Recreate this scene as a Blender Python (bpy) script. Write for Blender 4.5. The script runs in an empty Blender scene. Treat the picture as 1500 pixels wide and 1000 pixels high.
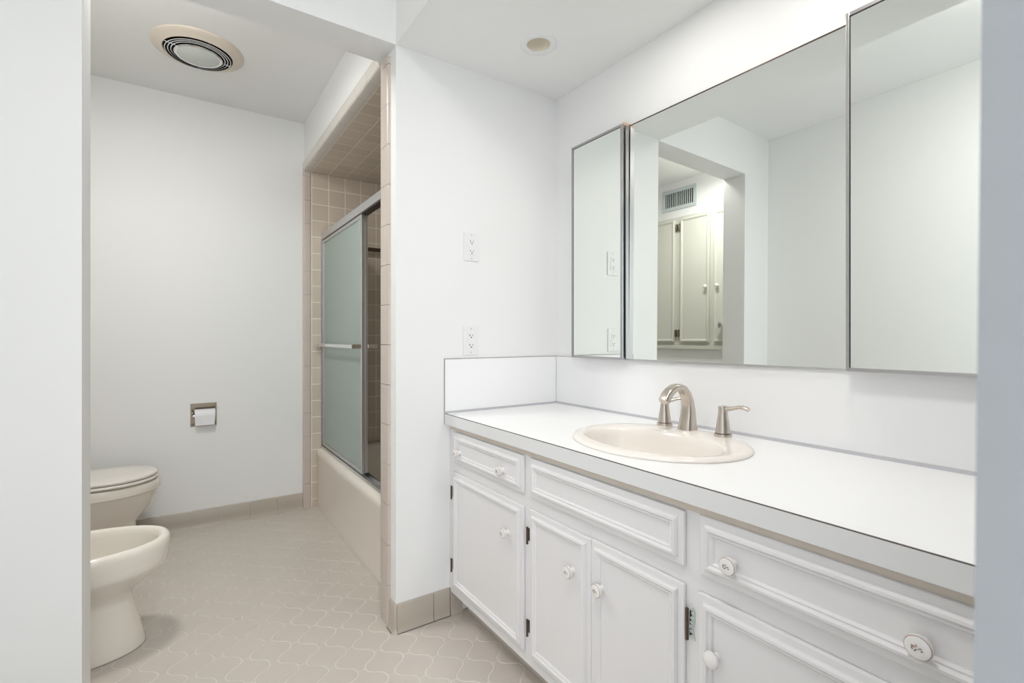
import bpy, bmesh, math, random
from mathutils import Vector, Matrix
PI = math.pi
random.seed(4)
sc = bpy.context.scene
C = sc.collection

# ---------------------------------------------------------------- camera, light, exposure
cam_d = bpy.data.cameras.new('camera')
cam = bpy.data.objects.new('camera', cam_d); C.objects.link(cam)
cam_d.sensor_width = 36.0
cam_d.lens = 714.5 / 1500 * 36
cam_d.shift_y = -5.3 / 1500
cam_d.clip_start = 0.02
cam.location = (0, 0, 1.09)
cam.rotation_euler = (PI/2, 0, -math.radians(34.09))
cam_d.dof.use_dof = True
cam_d.dof.focus_distance = 1.7
cam_d.dof.aperture_fstop = 8.0
sc.camera = cam

w = bpy.data.worlds.new('world'); sc.world = w
w.use_nodes = True
w.node_tree.nodes['Background'].inputs[0].default_value = (0.89, 0.945, 1.0, 1)
w.node_tree.nodes['Background'].inputs[1].default_value = 1.6

vs = sc.view_settings
vs.view_transform = 'Standard'; vs.look = 'None'; vs.gamma = 1.0; vs.use_curve_mapping = False
vs.exposure = 0.0

def area_light(name, loc, size, power, color, shape='DISK', rot=(0, 0, 0), spread=PI):
    d = bpy.data.lights.new(name, 'AREA'); d.energy = power; d.color = color
    d.shape = shape; d.size = size; d.spread = spread
    o = bpy.data.objects.new(name, d); C.objects.link(o); o.location = loc; o.rotation_euler = rot
    return o
P_CEIL, P_CAN, P_TOI, P_FILL, P_WORLD, P_DOMEV, P_DOMET = 0.5, 1.8, 11.5, 36.0, 2.35, 40.0, 9.0
w.node_tree.nodes['Background'].inputs[1].default_value = P_WORLD
# added fill lamp behind the camera, shining in through the doorway
area_light('doorway_fill', (-1.6, -2.6, 1.5), 1.8, P_FILL, (0.92, 0.96, 1.0), 'SQUARE', (Vector((0.6, 1.7, 1.1))-Vector((-1.6, -2.6, 1.5))).to_track_quat('-Z', 'Y').to_euler())

# ---------------------------------------------------------------- materials
def new_mat(name):
    m = bpy.data.materials.new(name); m.use_nodes = True
    nt = m.node_tree
    return m, nt, nt.nodes['Principled BSDF']

def mat(name, col, rough=0.5, metal=0.0, spec=0.5, noise=0.0, nscale=6.0, bump=0.0, bscale=150.0, coat=0.0, stretch=None):
    m, nt, b = new_mat(name)
    b.inputs['Base Color'].default_value = (*col, 1)
    b.inputs['Roughness'].default_value = rough
    b.inputs['Metallic'].default_value = metal
    b.inputs['Specular IOR Level'].default_value = spec
    b.inputs['Coat Weight'].default_value = coat
    b.inputs['Coat Roughness'].default_value = 0.08
    tc = nt.nodes.new('ShaderNodeTexCoord')
    src = tc.outputs['Object']
    if stretch:
        mp = nt.nodes.new('ShaderNodeMapping'); mp.inputs['Scale'].default_value = stretch
        nt.links.new(src, mp.inputs[0]); src = mp.outputs[0]
    if noise:
        n = nt.nodes.new('ShaderNodeTexNoise'); n.inputs['Scale'].default_value = nscale; n.inputs['Detail'].default_value = 4
        nt.links.new(src, n.inputs['Vector'])
        mx = nt.nodes.new('ShaderNodeMix'); mx.data_type = 'RGBA'
        mx.inputs[6].default_value = (*[max(0, c*(1-noise)) for c in col], 1)
        mx.inputs[7].default_value = (*[min(1, c*(1+noise)) for c in col], 1)
        nt.links.new(n.outputs['Fac'], mx.inputs[0]); nt.links.new(mx.outputs[2], b.inputs['Base Color'])
    if bump:
        n2 = nt.nodes.new('ShaderNodeTexNoise'); n2.inputs['Scale'].default_value = bscale; n2.inputs['Detail'].default_value = 3
        nt.links.new(src, n2.inputs['Vector'])
        bp = nt.nodes.new('ShaderNodeBump'); bp.inputs['Strength'].default_value = bump; bp.inputs['Distance'].default_value = 0.002
        nt.links.new(n2.outputs['Fac'], bp.inputs['Height']); nt.links.new(bp.outputs[0], b.inputs['Normal'])
    return m

def tile_mat(name, ax, size, off, tile, grout, gw=0.0034):
    """square glazed wall tile laid in a straight grid; ax = the two object axes of the plane"""
    m, nt, b = new_mat(name)
    L = nt.links.new
    tc = nt.nodes.new('ShaderNodeTexCoord'); sp = nt.nodes.new('ShaderNodeSeparateXYZ'); L(tc.outputs['Object'], sp.inputs[0])
    def M(op, a, bb=None):
        n = nt.nodes.new('ShaderNodeMath'); n.operation = op
        for i, v in enumerate((a, bb)):
            if v is None: continue
            if isinstance(v, (int, float)): n.inputs[i].default_value = v
            else: L(v, n.inputs[i])
        return n.outputs[0]
    ds, ids = [], []
    for k, (a, s, o) in enumerate(zip(ax, size, off)):
        t = M('DIVIDE', M('SUBTRACT', sp.outputs[a], o), s)
        ids.append(M('FLOOR', t))
        f = M('FRACT', t)
        ds.append(M('MULTIPLY', M('MINIMUM', f, M('SUBTRACT', 1.0, f)), s))
    d = M('MINIMUM', ds[0], ds[1])
    mr = nt.nodes.new('ShaderNodeMapRange'); mr.inputs['From Min'].default_value = gw*0.35; mr.inputs['From Max'].default_value = gw
    L(d, mr.inputs['Value'])
    cv = nt.nodes.new('ShaderNodeCombineXYZ'); L(ids[0], cv.inputs[0]); L(ids[1], cv.inputs[1])
    wn = nt.nodes.new('ShaderNodeTexWhiteNoise'); L(cv.outputs[0], wn.inputs['Vector'])
    mv = nt.nodes.new('ShaderNodeMix'); mv.data_type = 'RGBA'
    mv.inputs[6].default_value = (*[c*0.95 for c in tile], 1); mv.inputs[7].default_value = (*[c*1.05 for c in tile], 1)
    L(wn.outputs['Value'], mv.inputs[0])
    mx = nt.nodes.new('ShaderNodeMix'); mx.data_type = 'RGBA'
    mx.inputs[6].default_value = (*grout, 1); L(mv.outputs[2], mx.inputs[7]); L(mr.outputs[0], mx.inputs[0])
    L(mx.outputs[2], b.inputs['Base Color'])
    rr = nt.nodes.new('ShaderNodeMapRange'); rr.inputs['To Min'].default_value = 0.8; rr.inputs['To Max'].default_value = 0.28
    L(mr.outputs[0], rr.inputs['Value']); L(rr.outputs[0], b.inputs['Roughness'])
    m2 = nt.nodes.new('ShaderNodeMapRange'); m2.inputs['From Min'].default_value = 0; m2.inputs['From Max'].default_value = gw*2.2
    L(d, m2.inputs['Value'])
    bp = nt.nodes.new('ShaderNodeBump'); bp.inputs['Strength'].default_value = 0.5; bp.inputs['Distance'].default_value = 0.002
    L(m2.outputs[0], bp.inputs['Height']); L(bp.outputs[0], b.inputs['Normal'])
    return m

WALL = mat('white_wall_paint', (0.88, 0.882, 0.875), 0.55, spec=0.3, bump=0.06, bscale=60, noise=0.008, nscale=3)
CEIL = mat('white_ceiling_paint', (0.895, 0.895, 0.885), 0.7, spec=0.2, bump=0.06, bscale=80)
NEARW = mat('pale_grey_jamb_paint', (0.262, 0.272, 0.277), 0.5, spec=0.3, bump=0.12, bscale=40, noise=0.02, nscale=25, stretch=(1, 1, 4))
CAB = mat('white_cabinet_paint', (0.80, 0.785, 0.785), 0.42, spec=0.4, bump=0.08, bscale=60, stretch=(3, 3, 0.4), noise=0.012, nscale=8)
CABW = mat('cream_cabinet_paint', (0.66, 0.655, 0.585), 0.45, spec=0.4)
COUNT = mat('white_laminate', (0.935, 0.935, 0.94), 0.32, spec=0.4, noise=0.006, nscale=5)
EDGE = mat('dark_laminate_seam', (0.10, 0.08, 0.07), 0.7)
CAULK = mat('grey_caulk_strip', (0.50, 0.50, 0.53), 0.5)
RAIL = mat('beige_rail', (0.66, 0.59, 0.51), 0.6, noise=0.06, nscale=20)
TOEK = mat('toe_kick_beige', (0.55, 0.49, 0.43), 0.6)  # beige, darker than the cabinet fronts
FT = mat('beige_floor_tile', (0.615, 0.56, 0.505), 0.38, spec=0.45, noise=0.05, nscale=3.0, bump=0.04, bscale=25)
FG = mat('floor_grout', (0.74, 0.69, 0.63), 0.85, noise=0.12, nscale=14)
BASE = mat('beige_base_tile', (0.50, 0.445, 0.38), 0.3, noise=0.04, nscale=5)
GROUT = mat('wall_grout', (0.60, 0.55, 0.48), 0.85)
TRIM = mat('pink_beige_bullnose_tile', (0.60, 0.52, 0.465), 0.3, noise=0.04, nscale=6)
TRIML = mat('pale_bullnose_tile', (0.70, 0.655, 0.605), 0.35, noise=0.03, nscale=6)
TC, GC = (0.64, 0.555, 0.46), (0.90, 0.84, 0.75)
T_XZ = tile_mat('beige_wall_tile_end', (0, 2), (0.106, 0.106), (0.694, 0.366), TC, GC)
T_YZ = tile_mat('beige_wall_tile_side', (1, 2), (0.106, 0.106), (1.892, 0.366), TC, GC)
T_XY = tile_mat('beige_wall_tile_ceiling', (0, 1), (0.106, 0.109), (0.694, 1.8895), TC, GC)
TUB = mat('almond_tub_enamel', (0.85, 0.79, 0.71), 0.16, spec=0.5)
ALM = mat('almond_porcelain', (0.86, 0.81, 0.73), 0.12, spec=0.5)
SEAT = mat('almond_seat_plastic', (0.83, 0.79, 0.735), 0.25)
SINK = mat('pale_almond_porcelain', (0.90, 0.845, 0.79), 0.15, spec=0.5)
NICK = mat('brushed_nickel', (0.62, 0.56, 0.50), 0.28, metal=1.0, bump=0.05, bscale=300, stretch=(1, 1, 12))
ALUD = mat('grey_aluminium_frame', (0.46, 0.45, 0.455), 0.35, metal=1.0)
ALU = mat('satin_aluminium', (0.62, 0.62, 0.62), 0.33, metal=1.0)
CHR = mat('chrome', (0.80, 0.80, 0.80), 0.10, metal=1.0)
DKM = mat('dark_bronze', (0.10, 0.075, 0.06), 0.4, metal=0.7, noise=0.4, nscale=80)
MIR = mat('silver_mirror', (0.90, 0.93, 0.895), 0.0, metal=1.0)
PLASW = mat('white_plastic', (0.86, 0.86, 0.86), 0.3)
BLK = mat('black_slot', (0.015, 0.015, 0.015), 0.7)
KNOB = mat('white_ceramic_knob', (0.86, 0.84, 0.82), 0.15, coat=0.5)
KRED = mat('red_brown_knob_paint', (0.35, 0.17, 0.11), 0.5)
KDRK = mat('grey_knob_paint', (0.22, 0.20, 0.19), 0.5)
PAPER = mat('white_paper', (0.86, 0.86, 0.88), 0.9, bump=0.2, bscale=120)
CREAM = mat('cream_fan_trim', (0.78, 0.70, 0.60), 0.4)
LENS = mat('frosted_lens_glass', (0.66, 0.69, 0.66), 0.35)
CANB = mat('cream_can_baffle', (0.90, 0.84, 0.72), 0.5)
GRIL = mat('grey_vent_paint', (0.58, 0.64, 0.64), 0.5)
PEEL = mat('peeling_paint', (0.70, 0.76, 0.72), 0.7)

def frosted():
    m, nt, b = new_mat('frosted_green_glass')
    b.inputs['Base Color'].default_value = (0.66, 0.755, 0.70, 1)
    b.inputs['Roughness'].default_value = 0.42
    b.inputs['Transmission Weight'].default_value = 0.55
    b.inputs['IOR'].default_value = 1.3
    tc = nt.nodes.new('ShaderNodeTexCoord'); n = nt.nodes.new('ShaderNodeTexNoise'); n.inputs['Scale'].default_value = 240
    nt.links.new(tc.outputs['Object'], n.inputs['Vector'])
    bp = nt.nodes.new('ShaderNodeBump'); bp.inputs['Strength'].default_value = 0.3; bp.inputs['Distance'].default_value = 0.001
    nt.links.new(n.outputs['Fac'], bp.inputs['Height']); nt.links.new(bp.outputs[0], b.inputs['Normal'])
    return m
FROST = frosted()
def emis(name, col, s):
    m, nt, b = new_mat(name)
    b.inputs['Base Color'].default_value = (0.8, 0.8, 0.8, 1)
    b.inputs['Emission Color'].default_value = (*col, 1); b.inputs['Emission Strength'].default_value = s
    return m
GLOW = emis('lit_bulb', (1.0, 0.95, 0.88), 1.5)
GLOWV = emis('lit_glass_diffuser', (1.0, 0.98, 0.95), P_DOMEV)
GLOWT = emis('added_toilet_room_glow', (1.0, 0.98, 0.95), P_DOMET)

# ---------------------------------------------------------------- mesh helpers (world coordinates; build() moves them to the parent's frame)
class MB:
    def __init__(s): s.bm = bmesh.new(); s.mats = []
    def mi(s, m):
        if m is None: return 0
        if m not in s.mats: s.mats.append(m)
        return s.mats.index(m)
    def _merge(s, t, m, smooth):
        i = s.mi(m)
        vm = {}
        for v in t.verts: vm[v] = s.bm.verts.new(v.co)
        for f in t.faces:
            try: nf = s.bm.faces.new([vm[v] for v in f.verts])
            except ValueError: continue
            nf.material_index = i; nf.smooth = smooth
        t.free()
    def box(s, x0, x1, y0, y1, z0, z1, m=None, bev=0.0, seg=2, smooth=False):
        t = bmesh.new(); bmesh.ops.create_cube(t, size=1)
        for v in t.verts: v.co = Vector(((x0+x1)/2+v.co.x*(x1-x0), (y0+y1)/2+v.co.y*(y1-y0), (z0+z1)/2+v.co.z*(z1-z0)))
        if bev: bmesh.ops.bevel(t, geom=t.edges[:], offset=bev, segments=seg, affect='EDGES', profile=0.5)
        s._merge(t, m, smooth); return s
    def loft(s, rings, m=None, cap0=True, cap1=True, smooth=True, closed=True):
        t = bmesh.new()
        R = [[t.verts.new(p) for p in r] for r in rings]
        n = len(R[0])
        for a, b in zip(R[:-1], R[1:]):
            for k in range(n if closed else n-1):
                t.faces.new((a[k], a[(k+1) % n], b[(k+1) % n], b[k]))
        if cap0: t.faces.new(R[0][::-1])
        if cap1: t.faces.new(R[-1])
        bmesh.ops.recalc_face_normals(t, faces=t.faces[:])
        s._merge(t, m, smooth); return s
    def lathe(s, prof, origin, axis=(0, 0, 1), m=None, n=32, smooth=True, cap0=True, cap1=True):
        ax = Vector(axis).normalized(); q = Vector((0, 0, 1)).rotation_difference(ax); o = Vector(origin)
        rings = [[o + q @ Vector((r*math.cos(2*PI*k/n), r*math.sin(2*PI*k/n), h)) for k in range(n)] for r, h in prof]
        return s.loft(rings, m, cap0, cap1, smooth)
    def tube(s, pts, r, m=None, n=12, smooth=True):
        pts = [Vector(p) for p in pts]; rr = r if isinstance(r, (list, tuple)) else [r]*len(pts)
        rings = []; up = None
        for i, p in enumerate(pts):
            d = (pts[min(i+1, len(pts)-1)]-pts[max(i-1, 0)]).normalized()
            if up is None:
                up = Vector((0, 0, 1)) if abs(d.z) < 0.9 else Vector((1, 0, 0))
            a = d.cross(up).normalized(); b = a.cross(d).normalized(); up = b
            rx, ry = rr[i] if isinstance(rr[i], (list, tuple)) else (rr[i], rr[i])
            rings.append([p + a*rx*math.cos(2*PI*k/n) + b*ry*math.sin(2*PI*k/n) for k in range(n)])
        return s.loft(rings, m, smooth=smooth)
    def prism(s, poly, axis, a, b, m=None, smooth=False):
        """poly: 2D points in the plane of the other two axes (cyclic order x,y,z); extruded along axis from a to b"""
        def P(p, h):
            if axis == 0: return (h, p[0], p[1])
            if axis == 1: return (p[0], h, p[1])
            return (p[0], p[1], h)
        return s.loft([[P(p, a) for p in poly], [P(p, b) for p in poly]], m, smooth=smooth)
    def frame_x(s, x, sign, y0, y1, z0, z1, prof, m=None):
        """mitred moulding on the plane X=x; prof = (inset, height) pairs, heights going along sign"""
        rings = []
        for d, h in prof:
            X = x + sign*h
            rings.append([(X, y0+d, z0+d), (X, y1-d, z0+d), (X, y1-d, z1-d), (X, y0+d, z1-d)])
        return s.loft(rings, m, cap0=False, cap1=False, smooth=False)
    def build(s, name, m=None, parent=None, auto=True):
        me = bpy.data.meshes.new(name)
        if parent is not None:
            off = parent_world(parent)
            for v in s.bm.verts: v.co -= off
        s.bm.normal_update()
        s.bm.to_mesh(me); s.bm.free()
        if m is not None and not s.mats: me.materials.append(m)
        for mm in s.mats: me.materials.append(mm)
        if auto and any(p.use_smooth for p in me.polygons):
            try: me.set_sharp_from_angle(angle=math.radians(40))
            except Exception: pass
        o = bpy.data.objects.new(name, me); C.objects.link(o)
        if parent is not None: o.parent = parent
        return o
def parent_world(o):
    v = Vector((0, 0, 0))
    while o is not None: v += o.location; o = o.parent
    return v
def tag(o, label=None, cat=None, group=None, kind=None):
    if label: o['label'] = label
    if cat: o['category'] = cat
    if group: o['group'] = group
    if kind: o['kind'] = kind
    return o
def thing(name, loc, label, cat, group=None):
    o = bpy.data.objects.new(name, None); C.objects.link(o); o.location = loc; o.empty_display_size = 0.05
    return tag(o, label, cat, group)
def struct(mb, name, m=None, label=None):
    return tag(mb.build(name, m), label, None, None, 'structure')

# ---------------------------------------------------------------- dimensions
XW = 1.421      # vanity wall
XS = 0.656      # side of the pier / tub front
YE, YE2 = 1.736, 1.885   # partition faces
YF = 3.346      # far wall
ZS, ZC = 2.175, 2.465
XL, XTL = -0.519, -0.760
YN = 0.055
XP = -0.223     # left edge of the opening

# ---------------------------------------------------------------- structure
f = MB(); f.box(-0.86, 1.52, -0.06, 3.45, -0.08, -0.0013, FG)
cell_x, cell_y, fx0, fy0 = 0.077, 0.070, 0.257, 1.812
def bez(p0, p1, p2, p3, n):
    out = []
    for i in range(n+1):
        t = i/n; u = 1-t
        out.append((u**3*p0[0]+3*u*u*t*p1[0]+3*u*t*t*p2[0]+t**3*p3[0], u**3*p0[1]+3*u*u*t*p1[1]+3*u*t*t*p2[1]+t**3*p3[1]))
    return out
hs = 0.0115; k_ = 0.040
q1 = bez((hs, cell_y), (hs+0.004, cell_y-k_), (cell_x-hs-0.004, k_), (cell_x-hs, 0), 9)
outline = q1 + [(x, -y) for x, y in q1[::-1][1:]]
outline = outline + [(-x, -y) for x, y in outline]
def inset(poly, d):
    n = len(poly); out = []
    for i in range(n):
        a = Vector(poly[i-1]); b = Vector(poly[i]); c = Vector(poly[(i+1) % n])
        e1 = (b-a); e2 = (c-b)
        n1 = Vector((e1.y, -e1.x)).normalized(); n2 = Vector((e2.y, -e2.x)).normalized()
        nn = (n1+n2).normalized()
        out.append((b.x+nn.x*d, b.y+nn.y*d))
    return out
# outline runs clockwise, so the normal (e.y,-e.x) points inward
oa, ob = inset(outline, 0.0017), inset(outline, 0.0027)
bmf = f.bm; ti = f.mi(FT)
for i in range(-16, 18):
    for j in range(-30, 30):
        if (i+j) % 2: continue
        cx, cy = fx0+cell_x*i, fy0+cell_y*(j+1)
        if not (-0.86 < cx < 1.45 and -0.1 < cy < 3.42): continue
        tz = random.uniform(-0.0004, 0.0004)
        va = [bmf.verts.new((cx+x, cy+y, -0.0014)) for x, y in oa]
        vb = [bmf.verts.new((cx+x, cy+y, -0.0002+tz)) for x, y in ob]
        n = len(va)
        for k in range(n):
            ff = bmf.faces.new((va[k], vb[k], vb[(k+1) % n], va[(k+1) % n])); ff.material_index = ti
        ff = bmf.faces.new(vb[::-1]); ff.material_index = ti
struct(f, 'floor', None, 'beige glazed floor of interlocking lantern-shaped tiles with pale grout')

struct(MB().box(-0.86, 1.52, -0.06, 3.45, ZC, ZC+0.06), 'ceiling', CEIL)
struct(MB().box(XS, XW, YN, YE, ZS, ZC), 'ceiling_soffit', CEIL, 'lowered ceiling over the vanity with a recessed light')
struct(MB().box(XW, 1.52, -0.06, YE, 0, ZC), 'wall_right', WALL)
struct(MB().box(-0.62, XL, YN, YE, 0, ZC), 'wall_left', WALL)
p = MB()
p.box(XS, 1.52, YE, YE2, 0, ZC); p.box(-0.86, XP, YE, YE2, 0, ZC); p.box(XP, XS, YE, YE2, ZS, ZC)
struct(p, 'wall_middle', WALL, 'white partition with a wide opening through to the toilet room')
struct(MB().box(-0.86, XTL, YE2, YF, 0, ZC), 'wall_toilet_side', WALL)
struct(MB().box(-0.86, 1.52, YF, 3.45, 0, ZC), 'wall_far', WALL)
struct(MB().box(0.651, 0.74, YE2, YF, 2.172, ZC), 'wall_tub_header', WALL)
struct(MB().box(1.41, 1.52, YE2, YF, 0, ZC), 'wall_tub_back', T_YZ)
struct(MB().box(0.6905, 1.41, YF-0.008, YF, 0, 2.1595), 'wall_tub_far', T_XZ)
struct(MB().box(0.7005, 1.41, YE2, YE2+0.008, 0, 2.1595), 'wall_tub_near', T_XZ)
struct(MB().box(0.6905, 1.41, YE2+0.0005, YF-0.0005, 2.160, 2.1715), 'ceiling_tub', T_XY)
# near wall with the doorway the camera stands in; the right jamb leans a little
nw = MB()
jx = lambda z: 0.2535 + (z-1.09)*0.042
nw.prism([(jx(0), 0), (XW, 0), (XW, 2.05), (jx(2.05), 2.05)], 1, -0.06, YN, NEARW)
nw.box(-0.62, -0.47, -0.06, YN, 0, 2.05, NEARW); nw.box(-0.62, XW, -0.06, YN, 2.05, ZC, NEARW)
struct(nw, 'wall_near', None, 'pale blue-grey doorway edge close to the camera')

# bullnose tile trims (pieces with a hairline joint)
def trim_pieces(name, poly, axis, a, b, step, m, label=None):
    t = MB(); x = a; g = 0.0008
    while x < b-0.01:
        e = min(b, x+step); t.prism(poly, axis, x+g, e-g, m, smooth=True); x = e
    return struct(t, name, None, label)
hz = 2.160
trim_pieces('trim_1', [(0.652, 2.219), (0.646, 2.218), (0.642, 2.213), (0.641, 2.205), (0.641, 2.172), (0.643, 2.165), (0.650, hz), (0.69, hz), (0.69, 2.172), (0.652, 2.172)],
            1, YE2, YF-0.001, 0.152, TRIML, 'pale bullnose tile edge along the header over the tub')
trim_pieces('trim_2', [(0.641, YF), (0.6415, YF-0.005), (0.645, YF-0.010), (0.652, YF-0.012), (0.686, YF-0.012), (0.690, YF-0.008), (0.690, YF)],
            2, 0.0, 2.160, 0.152, TRIM, 'column of bullnose tile beside the tub on the far wall')
trim_pieces('trim_3', [(XS, 1.789), (XS-0.006, 1.790), (XS-0.0105, 1.795), (XS-0.012, 1.803), (XS-0.012, 1.858), (XS-0.0108, 1.872), (XS-0.006, 1.885), (XS+0.003, 1.893), (XS+0.012, 1.895), (0.700, 1.895), (0.700, YE2), (XS, YE2)],
            2, 0.0, 2.158, 0.152, TRIM, 'column of pinkish bullnose tile on the end of the partition')

def base_profile(h=0.098):
    return [(0, 0), (0.017, 0), (0.0155, 0.003), (0.0115, 0.010), (0.0095, 0.020), (0.009, 0.040), (0.009, h-0.005), (0.006, h-0.001), (0, h)]
def baseboard_y(name, y, x0, x1, start, label):     # runs along X on the face Y=y, facing -Y
    t = MB(); xs = [x0]; x = start
    while x < x1:
        if x > x0: xs.append(x)
        x += 0.150
    xs.append(x1)
    for a, b in zip(xs[:-1], xs[1:]):
        t.prism([(y-d, z) for d, z in base_profile()], 0, a+0.0013, b-0.0013, BASE, smooth=True)
    t.box(x0+0.001, x1-0.001, y-0.006, y-0.0005, 0.001, 0.094, GROUT)
    return struct(t, name, None, label)
baseboard_y('baseboard_far', YF, XTL, 0.641, -0.707, 'beige cove base tile along the far wall')
bt = MB()
for a, b in ((XS, 0.804), (0.804, 0.874), (0.875, 0.93)):
    bt.prism([(YE-d, z) for d, z in base_profile(0.105)], 0, a+0.0013, b-0.0013, BASE, smooth=True)
bt.prism([(XS-d, z) for d, z in base_profile(0.105)], 1, YE, 1.788, BASE, smooth=True)
# rounded outside corner
prof = base_profile(0.105)
bt.loft([[(XS-d*math.cos(a), YE-d*math.sin(a), z) for d, z in prof] for a in (0, PI/8, PI/4, 3*PI/8, PI/2)], BASE, cap0=False, cap1=False)
bt.box(XS+0.0005, 0.874, YE-0.0176, YE-0.002, 0.0002, 0.0017, BLK); bt.box(XS-0.0176, XS-0.002, YE+0.0005, 1.788, 0.0002, 0.0017, BLK)
struct(bt, 'baseboard_middle', None, 'beige cove base tile round the foot of the partition')

# ---------------------------------------------------------------- vanity
XF, XD = 0.878, 0.868        # face frame, door faces
V = thing('vanity_cabinet', (1.15, 0.9, 0), 'long white painted vanity cabinet with moulded drawers and doors under the white counter', 'cabinet')
c = MB()
for b_ in ((XF, XF+0.019, YN+0.002, YE-0.002, 0.092, 0.752), (XF+0.0195, XW-0.002, YN+0.002, YN+0.02, 0.092, 0.752), (XF+0.0195, XW-0.002, YE-0.02, YE-0.002, 0.092, 0.752), (XF+0.0195, XW-0.002, YN+0.0205, YE-0.0205, 0.092, 0.11)):
    c.box(*b_)
c.build('carcass', CAB, V)
MB().box(0.945, XW-0.002, YN+0.002, YE-0.024, 0.001, 0.092).build('toe_kick', TOEK, V)
c = MB(); c.box(XF-0.004, XF, YN+0.003, YE-0.012, 0.7315, 0.752, bev=0.001); tag(c.build('top_rail', RAIL, V), 'beige rail under the counter overhang')  # beige strip along the top of the face frame
MOULD = [(0.015, 0), (0.0155, 0.004), (0.019, 0.0085), (0.024, 0.009), (0.0275, 0.0055), (0.029, 0.0045), (0.032, 0.0055), (0.035, 0.003), (0.036, 0)]
def panel(name, y0, y1, z0, z1):
    d = MB().box(XD, XF-0.0005, y0, y1, z0, z1, bev=0.003).build(name, CAB, V)
    MB().frame_x(XD+0.0003, -1, y0, y1, z0, z1, MOULD).build('moulding', CAB, d)
    return d
def knob(par, y, z, kind, r=0.0165, motif_a=0.0):
    k = MB(); o = (XD, y, z); ax = (-1, 0, 0)
    if kind == 'plain':
        k.lathe([(0.008, 0), (0.007, 0.006), (0.0085, 0.010), (0.0135, 0.013), (0.0165, 0.018), (0.0155, 0.023), (0.010, 0.027), (0.002, 0.0285)], o, ax, KNOB, 24)
        return tag(k.build('knob', None, par), 'plain white mushroom knob')
    k.lathe([(0.009, 0), (0.0075, 0.004), (0.0075, 0.012), (r*0.80, 0.0135), (r, 0.0155), (r*1.02, 0.019), (r*0.985, 0.0225)], o, ax, KNOB, 28, cap1=False)
    k.lathe([(r*0.985, 0.0225), (r*0.935, 0.0232)], o, ax, KRED, 28, cap0=False, cap1=False)
    k.lathe([(r*0.935, 0.0232), (r*0.8, 0.0240), (r*0.4, 0.0248), (0.0005, 0.025)], o, ax, KNOB, 28, cap0=False)
    def leaf(dy, dz, L, W, a, m):
        n = 8; pts = []
        for q in range(n):
            t = 2*PI*q/n; u, v = L*math.cos(t), W*math.sin(t)
            yy = dy+u*math.cos(a)-v*math.sin(a); zz = dz+u*math.sin(a)+v*math.cos(a)
            rr = math.hypot(yy, zz)/r
            pts.append((XD-(0.0250-0.0018*rr**2)-0.00035, y+yy, z+zz))
        bmv = [k.bm.verts.new(p_) for p_ in pts]; fc = k.bm.faces.new(bmv); fc.material_index = k.mi(m)
    s = r/0.0165
    for dy, dz, L, W, a, m in ((0.0045, 0.0015, 0.0032, 0.0011, 0.3, KRED), (0.002, -0.003, 0.0028, 0.0011, -0.9, KDRK), (0.0058, -0.0015, 0.0026, 0.001, 1.4, KDRK),
                               (0.001, 0.0035, 0.0022, 0.0009, 0.9, KRED), (-0.004, 0.001, 0.0022, 0.0009, 0.4, KDRK), (-0.0052, -0.0022, 0.002, 0.0009, -0.5, KDRK), (-0.0015, -0.0005, 0.0015, 0.0008, 0, KRED)):
        leaf(dy*s, dz*s, L*s, W*s, a, m)
    return tag(k.build('knob', None, par), 'white ceramic knob painted with a small flower')
def hinge(par, y, z, side, h=0.046):
    k = MB()
    k.tube([(XD-0.001, y, z-h/2), (XD-0.001, y, z+h/2)], 0.0035, n=10)
    k.box(XF-0.003, XF-0.0003, y+min(0, side*0.006), y+max(0, side*0.006), z-h/2+0.004, z+h/2-0.004, bev=0.0006)
    for e in (-1, 1): k.lathe([(0.0035, 0), (0.0042, 0.001), (0.003, 0.003), (0.0005, 0.004)], (XD-0.001, y, z+e*h/2), (0, 0, e), None, 10)
    return tag(k.build('hinge', DKM, par), 'dark metal hinge')
d = panel('drawer', 1.223, 1.689, 0.612, 0.728); knob(d, 1.631, 0.657, 'c', 0.0155); knob(d, 1.334, 0.659, 'c', 0.0155)
d = panel('door', 1.223, 1.691, 0.128, 0.573); knob(d, 1.306, 0.466, 'c', 0.0155); hinge(d, 1.701, 0.490, 1); hinge(d, 1.701, 0.208, 1)
d = panel('drawer', 0.642, 1.189, 0.612, 0.728); tag(d, 'wide blank drawer front under the sink without knobs')
d = panel('door', 0.9228, 1.189, 0.128, 0.574); knob(d, 0.992, 0.467, 'c'); hinge(d, 1.199, 0.491, 1); hinge(d, 1.199, 0.211, 1)
d = panel('door', 0.642, 0.9208, 0.128, 0.576); knob(d, 0.882, 0.465, 'c'); h_ = hinge(d, 0.634, 0.498, -1, 0.06); tag(h_, 'large dark hinge with paint peeling beside it')
k = MB()
random.seed(8)
for i in range(7):
    zz = 0.470+0.0095*i; yy = 0.6265+random.uniform(-0.003, 0.003)
    k.loft([[(XF-0.001, yy-0.004, zz-0.006), (XF-0.001, yy+0.004, zz-0.006), (XF-0.006-random.uniform(0, 0.005), yy+0.003, zz+0.006), (XF-0.005-random.uniform(0, 0.004), yy-0.003, zz+0.007)],
            [(XF-0.0002, yy-0.004, zz-0.006), (XF-0.0002, yy+0.004, zz-0.006), (XF-0.004, yy+0.003, zz+0.006), (XF-0.003, yy-0.003, zz+0.007)]], smooth=False)
k.build('paint_flakes', PEEL, V)
hinge(d, 0.634, 0.211, -1)
d = panel('drawer', 0.100, 0.6065, 0.612, 0.732); knob(d, 0.532, 0.661, 'c'); knob(d, 0.245, 0.660, 'c')
d = panel('door', 0.100, 0.6095, 0.128, 0.575); knob(d, 0.567, 0.466, 'plain')

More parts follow.
